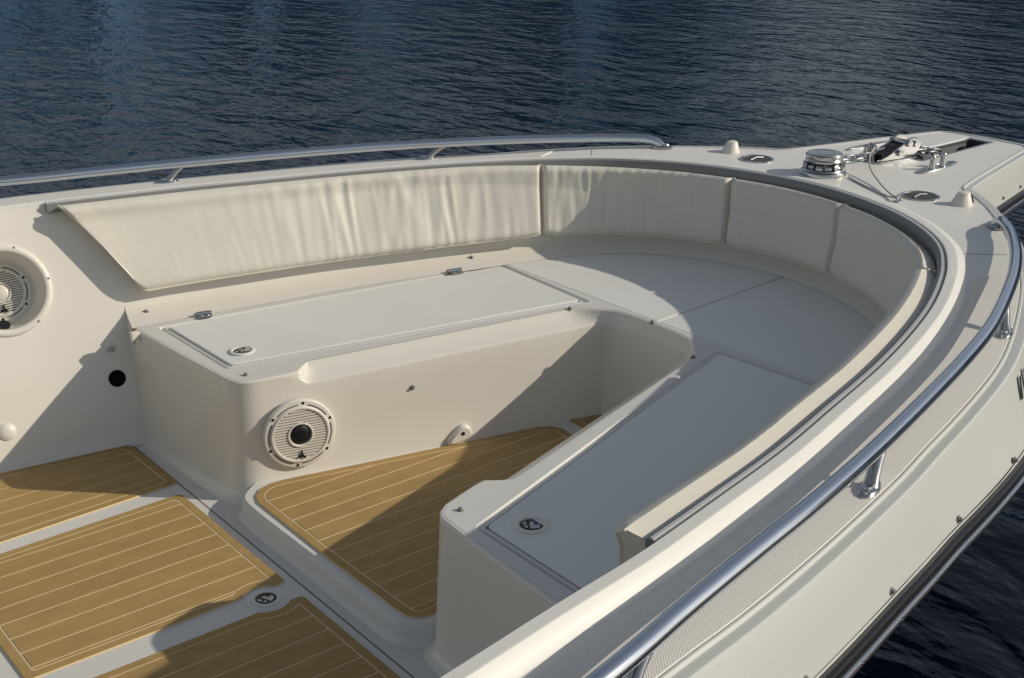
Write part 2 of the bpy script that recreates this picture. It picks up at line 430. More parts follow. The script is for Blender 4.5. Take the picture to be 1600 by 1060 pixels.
for side in (-1, 1):
    rows = []; LOWW = []
    for i in range(len(LIP)):
        p = LIP[i]; x = p.x
        if p.y*side < 0: continue
        if side < 0 and i > KI0+6 or side > 0 and i < KI1-6: continue
        low = side < 0 and i > KI0 or side > 0 and i < KI1
        k = lean(x); r = []
        for d, z in ((-.001, zg(x)-.012), (-.004, zg(x)-.03), (-k*.06-.004, zg(x)-.06)):
            q = off(i, d); r.append((q.x, q.y, z))
        for t in (0, .2, .4, .6, .8, 1):
            z = (zg(x)-.09)*(1-t)+.05*t
            if t > .39: z = .38*(1-t)/.6+.05*(t-.4)/.6
            q = off(i, -k*(zg(x)-z)); r.append((q.x, q.y, z))
        for dd, z in ((.020, .024), (.030, .009), (.050, .0008)):
            q = off(i, -k*(zg(x)-.05)-dd+.012); r.append((q.x, q.y, z))
        rows.append(r)
        LOWW.append(low)
    mb = MB(); vs_, fs_ = grid(rows); nk = len(rows[0])
    fs_ = [f for f in fs_ if not ((LOWW[f[0]//nk] or LOWW[f[2]//nk]) and min(q % nk for q in f) < 5)]
    if side > 0:        # opening for the speaker pod
        idx = [i for i in range(len(LIP)) if LIP[i].y > 0 and i >= KI1-6]; ok = [k_ for k_, i in enumerate(idx) if -.52 < LIP[i].x < -.05]; ka, kb = ok[0], ok[-1]
        fs_ = [f for f in fs_ if not (ka <= min(q // nk for q in f) and max(q // nk for q in f) <= kb and 3 <= min(q % nk for q in f) and max(q % nk for q in f) <= 5)]
        sc_ = .0175; zj = [rows[ka][j][2] for j in (3, 4, 5)]
        def onw(u, z):
            p_, n_ = lipat(u/sc_); q_ = p_-n_*(lean(p_.x)*(zg(p_.x)-z)); return q_, z
        ring = []
        for a_ in range(48):
            P_ = PODT @ Vector((math.cos(2*math.pi*a_/48)*.1285, math.sin(2*math.pi*a_/48)*.1285, 0))
            lo_, hi_ = idx[ka]*sc_, idx[kb]*sc_
            for _ in range(40):
                md = (lo_+hi_)/2
                if onw(md, P_.z)[0].x > P_.x: lo_ = md
                else: hi_ = md
            ring.append((lo_, P_.z))
        us = [idx[k_]*sc_ for k_ in range(ka, kb+1)]
        bd = [(u, zj[0]) for u in us]+[(us[-1], zj[1])]+[(u, zj[2]) for u in us[::-1]]+[(us[0], zj[1])]
        pts = [Vector(p_) for p_ in bd+ring]; nb, nr = len(bd), len(ring)
        cu, cz = sum(p_[0] for p_ in ring)/nr, sum(p_[1] for p_ in ring)/nr
        for u in us[1:-1]:
            for z_ in (.68, .64, .60, .56, .52, .48, .44, .41):
                if math.hypot(u-cu, z_-cz) > .165: pts.append(Vector((u, z_)))
        ed_ = [(q, (q+1) % nb) for q in range(nb)]+[(nb+q, nb+(q+1) % nr) for q in range(nr)]
        v2, e2, f2, *_r = delaunay_2d_cdt(pts, ed_, [], 0, 1e-7); o_ = len(vs_)
        for p_ in v2:
            q_, z_ = onw(p_.x, p_.y); vs_.append((q_.x, q_.y, z_))
        def inr(c):
            w_ = False
            for q in range(nr):
                (x1, y1), (x2, y2) = ring[q-1], ring[q]
                if (y1 > c.y) != (y2 > c.y) and c.x < (x2-x1)*(c.y-y1)/(y2-y1)+x1: w_ = not w_
            return w_
        for t_ in f2:
            c = sum((v2[q] for q in t_), Vector((0, 0)))/3
            if inr(c): continue
            tri = [o_+q for q in t_]; A_, B_, C_ = [Vector(vs_[q]) for q in tri]
            fs_.append(tuple(tri) if (B_-A_).cross(C_-A_).dot(PODN) > 0 else tuple(tri[::-1]))
    mb.add(vs_, fs_); mb.build('cockpit_wall', M['gel'], boat, sharp=40)

# track on the lip
TI = [i for i in range(len(LIP)) if LIP[i].x > (-.115 if LIP[i].y > 0 else -.10)]
tr = empty('coaming_track', parent=boat); tag(tr, 'slim two-tone metal track along the inner lip of the coaming')
def lipsweep(prof):
    vs_, fs_ = grid([[(off(i, d).x, off(i, d).y, zg(LIP[i].x)+z) for d, z in prof] for i in TI], False, True); n = len(prof)
    return vs_, fs_+[tuple(range(n)), tuple(range(len(vs_)-n, len(vs_)))]
mb = MB(); mb.add(*lipsweep([(-.002, -.004), (-.022, -.006), (-.024, -.009), (-.024, -.034), (-.002, -.034)])); mb.build('track_channel', M['track'], tr)
mb = MB(); mb.add(*lipsweep([(-.0075, -.0055), (-.008, -.0006), (-.015, -.001), (-.016, -.008)])); mb.build('track_ridge', M['ridge'], tr)

# ---- seat base
FACE = lambda x: .527-.252*x
XB = 1.325
half = [(.072, 1.30), (.058, 1.13), (.076, .80), (.092, .57), (.098, .535), (.115, .511), (.145, .4915), (.20, FACE(.20)), (.255, FACE(.255)), (.285, FACE(.285)), (.31, FACE(.31)), (.35, FACE(.35))]
half += [(x, FACE(x)) for x in (.5, .65, .8, .95, 1.1, 1.2)] + [(1.27, .204), (1.305, .188), (1.323, .160), (1.328, .12), (1.332, .06), (1.333, 0)]
# finer around the corner and the notch
def refine(pts, step):
    out = []
    for a, b in zip(pts, pts[1:]):
        n = max(1, int(math.dist(a, b)/step))
        out += [(a[0]+(b[0]-a[0])*k/n, a[1]+(b[1]-a[1])*k/n) for k in range(n)]
    return out+[pts[-1]]
half = refine(half, .02)
PF = [Vector(p) for p in mirror(half)]      # starboard wall -> well -> port wall
PFN = [-n for n in normals(PF)]             # towards the seat (away from the well)
# make normals point into the seat
mid = len(PF)//2
if PFN[mid].x < 0: PFN = [-n for n in PFN]
def setb(p):
    if abs(p.y) > .56 or p.x < .2: return 0
    t = sm(.275, .335, p.x); return .062*t*(1-sm(1.22, 1.32, p.x))+.012*sm(1.22, 1.32, p.x)
rows = []; TOPI = []
for p, n in zip(PF, PFN):
    s = setb(p); dz = .034*sm(0, .012, s); r = []
    for c, e, z in ((1, .012, 0), (1, .005, -.0010), (1, .0015, -.004), (.97, 0, -.007-.06*dz), (.66, 0, -.008-.50*dz), (.32, 0, -.008-.86*dz), (.12, 0, -.009-.98*dz), (.03, .0, -.012-1.04*dz), (0, 0, -.018-1.1*dz), (0, -.002, -.06-dz), (0, -.010, -.2), (0, -.018, None)):
        d = c*s+e
        q = p+n*d
        if z is None: zz = .03
        else: zz = zs(p.x)+z
        r.append((q.x, q.y, zz))
    for dd, zz in ((.026, .013), (.036, .004), (.052, -.002)):
        q = p-n*dd; r.append((q.x, q.y, zz))
    rows.append(r); TOPI.append((r[0][0], r[0][1]))
mb = MB(); mb.add(*grid(rows)); mb.build('seat_front', M['gel'], boat, sharp=28)
# seat top sheet
KI = [i for i in range(len(LIP)) if LIP[i].x >= XS]
KA = [tuple(off(i, -koff(LIP[i].x))) for i in KI]
def cutx(lst):      # points of the arc aft of XF on one side, ending exactly at XF
    out = [p for p in lst if p[0] < 1.372]
    a_, b_ = out[-1], lst[len(out)]; t_ = (1.372-a_[0])/(b_[0]-a_[0]); return out+[(1.372, a_[1]+(b_[1]-a_[1])*t_)]
half_n = len(KA)//2
KL = cutx(KA[:half_n])+cutx(KA[half_n:][::-1])[::-1]
TOPC = [p for p in TOPI if abs(p[1]) < abs(KL[0][1])-.004]
outer = KL + TOPC[::-1]
def hatch(side):
    P = [(.128, .628), (1.338, .288), (1.366, .815), (.122, 1.112)]
    return ccw([(x, side*y) for x, y in P])
LID_GAP = .026
gut = {s: rounded(hatch(s), .018, 4) for s in (-1, 1)}
# two forward lids
def kin(x0, side, d):
    return [tuple(off(i, -koff(LIP[i].x)-d)) for i in KI if LIP[i].y*side >= 0 and off(i, -koff(LIP[i].x)-d).x > x0]
XF = 1.372
fl = {}
for s in (-1, 1):
    arc = kin(XF+.004, s, -.014)
    arc = [p for p in arc if p[1]*s > .004]
    if s > 0: arc = arc[::-1]      # now from aft outer to bow centre
    ye = arc[0][1]
    xc = max(p[0] for p in arc)
    fl[s] = ccw([(XF, s*.002), (XF, ye)]+arc+[(xc, s*.002)])
hole_f = [inset(fl[s], -.0) for s in (-1, 1)]
sheet_holes = [gut[1], gut[-1]]
# forward lids share the centre seam: one hole each, 4 mm apart

mb = MB(); mb.add(*sheet(outer, sheet_holes, zs)); mb.build('seat_top', M['seat'], boat, sharp=25)
# snap and latch masters
def latch_at(parent, x, y, z, rot=0, r=.033, name='latch'):
    T = Matrix.Translation((x, y, z)) @ Matrix.Rotation(rot, 4, 'Z')
    la = empty(name, parent=parent); la.matrix_local = T
    return la
def latch_parts(parent, x, y, z, rot, m_ring):
    """flush round lift handle: ring, dark cup, steel lever - one sub-part mesh each"""
    T = Matrix.Translation((x, y, z)) @ Matrix.Rotation(rot, 4, 'Z')
    mb = MB(); mb.add(*lathe([(.041, -.004), (.0405, .003), (.037, .005), (.032, .005), (.0295, .0035), (.029, .0006)], 32, caps=False), mtx=T); mb.build('latch_ring', m_ring, parent)
    mb = MB(); mb.add(*lathe([(.0295, .0008), (.001, .0006)], 28), mtx=T); mb.build('latch_cup', M['gap'], parent)
    mb = MB()
    mb.add(*prism(ccw(rounded([(-.004, -.020), (.016, -.016), (.021, -.004), (.006, -.002), (.008, .012), (-.002, .016), (-.004, .002)], .003, 3)), .0008, .0032, .001), mtx=T)
    mb.add(*prism(ccw(rounded([(-.022, .004), (-.012, .002), (-.010, .016), (-.017, .018)], .003, 3)), .0008, .003, .001), mtx=T)
    mb.add(*lathe([(.005, .0008), (.005, .004), (.0035, .0055), (.0005, .0055)], 12), mtx=T @ Matrix.Translation((-.015, -.010, 0)))
    mb.build('latch_lever', M['steel'], parent)
lids = []
for s in (1, -1):
    g = gut[s]; lidp = rounded(inset(hatch(s), LID_GAP), .014, 4); lip_in = inset(ccw(g), .004)
    # side lids are hinged along their outboard edge
    mb = MB()
    r0 = [(x, y, zs(x)) for x, y in ccw(g)]; r1 = [(x, y, zs(x)-.002) for x, y in inset(ccw(g), .003)]; r2 = [(x, y, zs(x)-.0085) for x, y in inset(ccw(g), .005)]
    r3 = [(x, y, zs(x)-.0085) for x, y in inset(ccw(g), .012)]; r4 = [(x, y, zs(x)-.003) for x, y in inset(ccw(g), .0135)]; r5 = [(x, y, zs(x)-.002) for x, y in inset(ccw(g), .016)]
    r6 = [(x, y, zs(x)-.002) for x, y in inset(ccw(g), .0205)]; r7 = [(x, y, zs(x)-.020) for x, y in inset(ccw(g), .021)]; r8 = [(x, y, zs(x)-.020) for x, y in inset(ccw(g), .06)]
    mb.add(*grid([r0, r1, r2, r3, r4, r5, r6, r7, r8], False, True)); mb.build('hatch_gutter', M['seat'], boat, sharp=50)
    mb = MB(); mb.add(*prism(lidp, lambda x, y: zs(x)-.016, lambda x, y: zs(x)+.003, .003)); L = mb.build('hatch_lid', M['lid'], boat, sharp=30)
    tag(L, ('long sunlit port locker lid with two hinges and a round latch' if s > 0 else 'long shaded starboard locker lid with a round latch'))
    latch_parts(L, .232, s*.718, zs(.232)+.003, s*.5, M['white'])
    lids.append(L)
    for (hx, hy) in ((.288, 1.113), (1.178, .868)):
        a = math.atan2(s*(.815-1.112), 1.366-.122)
        T = Matrix.Translation((hx, s*(hy-.012), zs(hx)+.003)) @ Matrix.Rotation(a, 4, 'Z')
        mb = MB()
        mb.add(*prism(rounded([(-.024, -.036), (.024, -.036), (.024, .030), (-.024, .030)], .010, 3), 0, .004, .0012), mtx=T)
        mb.add(*tube([T @ Vector((-.026, s*.0, .006)), T @ Vector((.026, s*.0, .006))], .0068, 10))
        for qx in (-.011, .011):
            for qy in (-.02, .017): mb.add(*lathe([(.004, .003), (.004, .0052), (.0015, .006), (.0003, .006)], 8), mtx=T @ Matrix.Translation((qx, qy, 0)))
        mb.build('hinge', M['steel'], L)
    mb = MB(); mb.add(*prism(inset(fl[s], .0016), lambda x, y: zs(x)-.014, lambda x, y: zs(x)-.0003, .0015)); F = mb.build('hatch_lid', M['lid'], boat, sharp=30)
    tag(F, 'curved forward seat lid, %s half beside the centre seam' % ('port' if s > 0 else 'starboard'))
mb = MB(); mb.add(*sheet([(.3, -1.1), (1.36, -.85), (2.0, -.4), (2.0, .4), (1.36, .85), (.3, 1.1), (.3, .7), (1.36, .35), (1.36, -.35), (.3, -.7)], [], lambda x, y: zs(x)-.03)); mb.build('locker_gutter', M['seat'], boat)  # gelcoat sheet below the lids, same colour as the seat

# ---- sole and well platform
sole = [(-2.4, -1.30), (.16, -1.10), (.16, 1.10), (-2.4, 1.30)]
gro = lambda a, b: [(a, -1.06), (b, -1.06), (b, 1.06), (a, 1.06)]
mb = MB(); mb.add(*sheet([(-2.4, -1.45), (-.0155, -1.16), (-.0155, 1.16), (-2.4, 1.45)], [], lambda x, y: .0))
mb.add(*sheet([(-.009, -1.16), (.22, -1.16), (.22, 1.16), (-.009, 1.16)], [], lambda x, y: -.001))
mb.add([(-.0155, -1.16, 0), (-.0155, 1.16, 0), (-.0155, 1.16, -.008), (-.0155, -1.16, -.008), (-.009, -1.16, -.001), (-.009, 1.16, -.001), (-.009, 1.16, -.008), (-.009, -1.16, -.008)], [(0, 1, 2, 3), (7, 6, 5, 4)])
mb.build('cockpit_sole', M['seat'], boat, sharp=20)
mb = MB(); mb.add(*box(-.012, 0, -.009, .02, 2.3, .004)); mb.build('sole_groove', M['gap'], boat)
WZ = .062
ph = [(.034, 0), (.032, .20), (.034, .36), (.046, .425), (.085, .468), (.13, .498), (.20, FACE(.2)+.01), (1.25, FACE(1.25)+.012), (1.36, .17), (1.36, 0)]
ph = [(p.x, p.y) for p in spline(ph[:6], 40)] + ph[6:]
plat = ccw([(x, -y) for x, y in ph[::-1]]+[(x, y) for x, y in ph[1:]])
rings = []
for d, z in ((-.014, -.002), (-.005, .006), (-.001, .02), (0, .048), (.004, .057), (.011, WZ)):
    rings.append([(x, y, z) for x, y in inset(plat, d)])
mb = MB(); mb.add(*grid(rings, False, True)); mb.add(*sheet(inset(plat, .011), [], lambda x, y: WZ)); mb.build('well_step', M['seat'], boat, sharp=40)

# ---- floor mats of separate foam planks
def floor_mat(outline, z, label, pitch, phase, rim=.026, gap=.0065):
    OUT = outline if callable(outline) else (lambda d: inset(ccw(outline), d))
    t = tag(empty('floor_mat', (0, 0, z)), label, 'mat', 'tan foam floor mats')
    mb = MB(); mb.add(*sheet(OUT(.002), [], lambda x, y: .0048)); mb.add(*grid([[(x, y, .0005) for x, y in OUT(0)], [(x, y, .0046) for x, y in OUT(.0012)]], False, True)); mb.build('mat_core', M['caulk'], t, sharp=30)
    rows = [[(x, y, .0046) for x, y in OUT(.001)], [(x, y, .0060) for x, y in OUT(.002)], [(x, y, .0060) for x, y in OUT(rim-.001)], [(x, y, .0046) for x, y in OUT(rim)]]
    mb = MB(); mb.add(*grid(rows, False, True)); mb.build('mat_border', M['plank'], t, sharp=30)
    inn = OUT(rim+gap*.8); ys = [p[1] for p in inn]; k0 = math.floor((min(ys)-phase)/pitch)
    for k in range(k0, k0+60):
        lo, hi = phase+k*pitch+gap/2, phase+(k+1)*pitch-gap/2
        if lo > max(ys): break
        p = clip(inn, lo, hi)
        if len(p) < 3 or abs(area(p)) < .0006: continue
        p = ccw(p); mb = MB(); vs_, fs_ = sheet(p, [], lambda x, y: .0060); mb.add(vs_, fs_)
        mb.add(*grid([[(x, y, .0040) for x, y in p], [(x, y, .0060) for x, y in p]], False, True)); mb.build('plank', M['plank'], t, smooth=False)
    return t
def sole_mat(x0, x1, y0, y1, cy, skew0=0., skew1=0.):
    # rectangle x0..x1, y0..y1 (x1 forward) with a round bite around the flush latch LC on its cy edge (y0 or y1)
    def out(d):
        r = .066+d; P = [(x0+d, y0+d+skew0), (x1-d, y0+d), (x1-d, y1-d), (x0+d, y1-d+skew1)]
        bot = cy == y0; ye = y0+d if bot else y1-d; dy = ye-LC.y
        if r > abs(dy):
            h = math.sqrt(r*r-dy*dy); a0 = math.atan2(dy, -h); a1 = math.atan2(dy, h)
            if bot: arc = [a0+(a1-a0)*k/14 for k in range(15)]           # over the top, from aft to forward
            else: arc = [a1+(a0-a1)*k/14 for k in range(15)]
            bite = [(LC.x+math.cos(a)*r, LC.y+math.sin(a)*r) for a in arc]
        else: bite = [(LC.x-.02+.04*k/14, ye) for k in range(15)] if bot else [(LC.x+.02-.04*k/14, ye) for k in range(15)]
        e = min(.05, max(.012, (x1-d-bite[-1][0])*.5)) if bot else .02
        if bot: poly = [P[0]]+bite+[P[1], P[2], P[3]]; rad = [.012]+[0]*15+[.014, .02, .012]
        else: poly = [P[0], P[1], P[2]]+bite+[P[3]]; rad = [.012, .02, .014]+[0]*15+[.012]
        return ccw(rounded(poly, rad, 4))
    return out
LC = Vector((-.126, -.034))
m1 = sole_mat(-.755, -.040, .010, .668, .010, .0, -.018)
m2 = sole_mat(-.755, -.040, -.715, -.080, -.080)
m0 = rounded([(-.765, .712), (-.014, .742), (-.018, 1.104), (-.77, 1.215)], .022, 5)
floor_mat(m1, .0, 'sunlit middle foam mat with the round latch at its inner corner', .0785, .0515)
floor_mat(m2, .0, 'mostly shaded foam mat at the bottom edge, starboard of the floor latch', .0785, -.105-.0785*3)
floor_mat(m0, .0, 'foam mat against the port cockpit wall, half in shadow', .0785, .735)
floor_mat([(-1.6, .02), (-.83, .02), (-.83, .65), (-1.6, .63)], 0, 'foam mat behind the middle one, only its front corner in view', .0785, .0515)
wm = [(.066, .36), (.082, .402), (.112, .432), (.155, .444), (.20, .440), (.60, .346), (1.06, .238), (1.10, .214), (1.118, .175), (1.112, .13), (1.10, 0), (1.112, -.13), (1.118, -.175), (1.10, -.214), (1.06, -.238), (.60, -.346), (.20, -.440), (.155, -.452), (.112, -.452), (.085, -.44), (.071, -.42), (.066, -.38), (.062, 0)]
floor_mat(wm, WZ, 'tan foam mat in the sunken well between the seats', .0745, .122-.0745)
fm = [(1.175, .205), (1.185, .222), (1.20, .227), (1.27, .204), (1.295, .185), (1.302, .15), (1.302, -.15), (1.295, -.185), (1.27, -.204), (1.20, -.227), (1.185, -.222), (1.175, -.205), (1.168, 0)]
floor_mat(fm, WZ, 'small foam mat at the forward end of the well', .0745, .122-.0745)
# floor latch
fla = tag(empty('floor_latch', parent=boat), 'flush round steel latch in the floor strip between the mats')
mb = MB(); T = Matrix.Translation((LC.x, LC.y, 0))
latch_parts(fla, LC.x, LC.y, .004, .4, M['seat'])
mb.add(*lathe([(.054, -.001), (.052, .003), (.041, .004)], 32, caps=False), mtx=T); mb.build('latch_flange', M['seat'], fla)

# ---- speakers
def speaker(T, parent, R=.114, H=.027, label=None, tint='white', cap='black'):
    sp = tag(empty('speaker', parent=parent), label); W = M[tint]; k = R/.114
    mb = MB(); mb.add(*lathe([(R-.004, -.002), (R, .004), (R, H*.55), (R-.004, H*.72), (R-.019*k, H*.80), (R-.021*k, H*.92), (R-.0235*k, H), (R-.028*k, H), (R-.0305*k, H-.005), (R-.0305*k, H-.018)], 56, caps=False), mtx=T)
    mb.build('speaker_ring', W, sp, sharp=30)
    ri = R-.030*k
    mb = MB(); mb.add(*lathe([(ri+.002, H-.012), (.001, H-.012)], 40), mtx=T); mb.build('speaker_cone', M['black'], sp)
    mb = MB(); n = 19
    for q in range(n):
        y = -ri+(q+.5)*2*ri/n; hw = math.sqrt(max(0, ri*ri-y*y))
        if hw < .012: continue
        segs = [(-hw, hw)]
        if abs(y) < .036*k:
            e = math.sqrt((.036*k)**2-y*y); segs = [(-hw, -e), (e, hw)]
        for a, b in segs:
            if b-a > .004: mb.add(*box((a+b)/2, y, H-.006, b-a, 2*ri/n*.6, .006), mtx=T)
    mb.build('speaker_grille', W, sp, smooth=False)
    mb = MB(); mb.add(*lathe([(.0345*k, H-.012), (.041*k, H-.004), (.041*k, H), (.037*k, H+.001), (.034*k, H-.003), (.034*k, H-.006)], 32, caps=False), mtx=T); mb.build('cap_ring', W, sp)
    mb = MB(); mb.add(*lathe([(.0345*k, H-.007), (.030*k, H-.002), (.018*k, H+.003), (.001, H+.004)], 28), mtx=T); mb.build('dust_cap', M[cap], sp)
    mb = MB(); mb.add(*lathe([(.0045, 0), (.0045, .002), (.002, .0028), (.0002, .0028)], 10)); sc = mb.build('ring_screw', M['black'], sp)
    for q in range(6):
        a = math.radians(60*q+22); X_ = T @ Matrix.Translation((math.cos(a)*(R-.0105*k), math.sin(a)*(R-.0105*k), H*.735))
        if q == 0: sc.matrix_local = X_
        else: copy_mesh(sc, X_, sp)
    a0 = math.radians(31); a1 = math.radians(73); rr = R-.0155*k
    mb = MB(); mb.add(*tube([(math.cos(a0+(a1-a0)*t/8)*rr, math.sin(a0+(a1-a0)*t/8)*rr, H*.80) for t in range(9)], .0017, 6)); sc = mb.build('ring_slot', M['gap'], sp)
    for q in range(6):
        X_ = T @ Matrix.Rotation(math.radians(60*q), 4, 'Z')
        if q == 0: sc.matrix_local = X_
        else: copy_mesh(sc, X_, sp)
    mb = MB()      # three-pronged emblem
    for ang, ln in ((90, .016), (218, .014), (322, .014)):
        a = math.radians(ang); u = Vector((math.cos(a), math.sin(a))); v = Vector((-u.y, u.x))
        pts = [u*.001+v*.003, u*.001-v*.003, u*ln-v*.0045 if ang != 90 else u*ln-v*.001, u*ln+v*.0015 if ang != 90 else u*ln+v*.001]
        mb.add(*prism(ccw([(p.x, p.y-ri+.016) for p in pts]), H-.002, H+.0025), mtx=T)
    mb.build('emblem', M['black'], sp)
    return sp
fn = Vector((-.2444, -.9697, 0)); cx = .267
T = frame((cx, FACE(cx)-.012, .208), fn, (.9697, -.2444, 0))
speaker(T, boat, label='round white slatted speaker on the side of the port seat')
# pod speaker in the leaning port wall
T = PODT; wn = PODN
pod = tag(empty('speaker_pod', parent=boat), 'recessed white oval pod with a beige speaker, cut by the left edge')
mb = MB(); mb.add(*lathe([(.154, -.014), (.153, .002), (.149, .008), (.143, .010), (.134, .009), (.130, .006), (.1275, -.002)], 64, caps=False), mtx=T); mb.build('pod_flange', M['white'], pod, sharp=40)
T2 = T @ Matrix.Translation((.002, 0, -.094)) @ Matrix.Rotation(math.radians(-14), 4, 'Y')
rA = [tuple(T @ Vector((math.cos(2*math.pi*k/56)*.1275, math.sin(2*math.pi*k/56)*.1275, -.001))) for k in range(56)]
rB = [tuple(T2 @ Vector((math.cos(2*math.pi*k/56)*.106, math.sin(2*math.pi*k/56)*.110, .0))) for k in range(56)]
rM = [tuple(Vector(a).lerp(Vector(b), .55)-wn*.008) for a, b in zip(rA, rB)]
mb = MB(); mb.add(*grid([rA, rM, rB], False, True)); mb.add(rB, [tuple(range(56))]); mb.build('pod_cup', M['white'], pod)
speaker_in = speaker(T2 @ Matrix.Translation((0, 0, -.008)), pod, R=.098, H=.020, tint='white', cap='white')
for o in list(speaker_in.children): o.parent = pod
bpy.data.objects.remove(speaker_in)
mb = MB(); mb.add(*prism(rounded([(-.06, -.018), (.05, -.018), (.062, .0), (.045, .016), (-.06, .014)], .01, 4), -.006, .010, .003), mtx=T @ Matrix.Translation((-.06, -.108, -.026)))
mb.build('pod_light', M['black'], pod)
mb = MB(); mb.add(*lathe([(.0045, 0), (.004, .0015), (.0003, .002)], 10)); sc = mb.build('pod_screw', M['track'], pod)
for ang in (4, 64, 124, 184, 244, 304):
    a = math.radians(ang); X_ = T @ Matrix.Translation((math.cos(a)*.146, math.sin(a)*.146, .0088))
    if ang == 4: sc.matrix_local = X_
    else: copy_mesh(sc, X_, pod)

# ---- wall fittings
wl = Vector((-.12, -.94, .311)).normalized()
def onwall(x, z):
    i = lipidx(x, 1); q = off(i, -lean(x)*(zg(x)-z)); return Vector((q.x, q.y, z))
p = onwall(.032, .216)
mb = MB(); mb.add(*lathe([(.029, -.004), (.029, .0015), (.0275, .003), (.010, .0034), (.001, .0034)], 32), mtx=frame(p, wl)); o = mb.build('hose_port', M['matte'], boat); tag(o, 'black round port low on the port wall by the seat corner')
p = onwall(.036, .312)
sn = empty('wall_hook', parent=boat); tag(sn, 'small steel hook above the black round port')
mb = MB(); F_ = frame(p, wl); mb.add(*lathe([(.011, -.002), (.011, .003), (.007, .005), (.0003, .006)], 16), mtx=F_); mb.build('hook_base', M['steel'], sn)
mb = MB(); mb.add(*tube([F_ @ Vector(q) for q in ((0, 0, .004), (-.002, 0, .014), (-.008, -.001, .020), (-.015, -.002, .016), (-.016, -.002, .008))], .0045, 10)); mb.build('hook_arm', M['steel'], sn)
p = onwall(-.338, .118)
mb = MB(); mb.add(*lathe([(.029, -.004), (.028, .004), (.021, .009), (.010, .012), (.0003, .0125)], 28), mtx=frame(p, wl)); o = mb.build('wall_fitting', M['white'], boat); tag(o, 'domed white fitting on the port wall at the left edge')
# snap studs
mb = MB(); mb.add(*lathe([(.0085, -.002), (.0085, .001), (.0055, .0018), (.0048, .004), (.0055, .0062), (.0042, .0078), (.0003, .008)], 14))
stud = mb.build('snap_stud', M['track'], boat); first = True
def add_stud(p, n=(0, 0, 1), s=1.):
    global first
    T = frame(p, n) @ Matrix.Scale(s, 4)
    if first: stud.matrix_local = T; first = False
    else: copy_mesh(stud, T, boat)
for s in (1, -1):
    for x, y in ((.152, .545), (1.238, .285), (.752*1.0, None)):
        if y is None: continue
        add_stud((x, s*y, zs(x)), (0, 0, 1))
    add_stud((.637, s*(FACE(.637)-.007), .286), (-.2444, -s*.9697, 0))
add_stud((1.352, .006, zs(1.352)))
for x, dz in ((.165, .037), (1.33, .037)):
    for s in (1, -1):
        i = lipidx(x, s); k = lean(x); q = off(i, -(k*(zg(x)-zs(x)-.05)+.030)); add_stud((q.x, q.y, zs(x)+.021), (-.15, -s*.35, .9))
# floor clip on the port seat face
p = Vector((.79, FACE(.79)-.010, .102)); F_ = frame(p, fn, (.9697, -.2444, 0))
cl = empty('base_clip', parent=boat); tag(cl, 'white teardrop clip low on the port seat face')
pts = [(math.cos(math.radians(a))*.028+.008, math.sin(math.radians(a))*.028) for a in range(-80, 141, 20)]+[(-.045, -.012), (-.048, -.034), (-.02, -.036)]
mb = MB(); mb.add(*prism(ccw(pts), -.003, .026, .008), mtx=F_); mb.build('clip_body', M['white'], cl)
mb = MB(); mb.add(*lathe([(.0065, .024), (.0065, .0275), (.0003, .0285)], 12), mtx=F_ @ Matrix.Translation((.002, .002, 0))); mb.build('clip_screw', M['black'], cl)
# drip tab at the aft end of the port cove
for s in (1, -1):
    mb = MB(); mb.add(*prism(rounded([(.030, s*1.108), (.060, s*1.108), (.060, s*1.130), (.030, s*1.130)], .003, 2) if s > 0 else ccw(rounded([(.030, s*1.108), (.060, s*1.108), (.060, s*1.130), (.030, s*1.130)], .003, 2)), zs(.05)-.026, zs(.05)+.002, .002)); mb.build('drip_tab', M['gel'], boat)

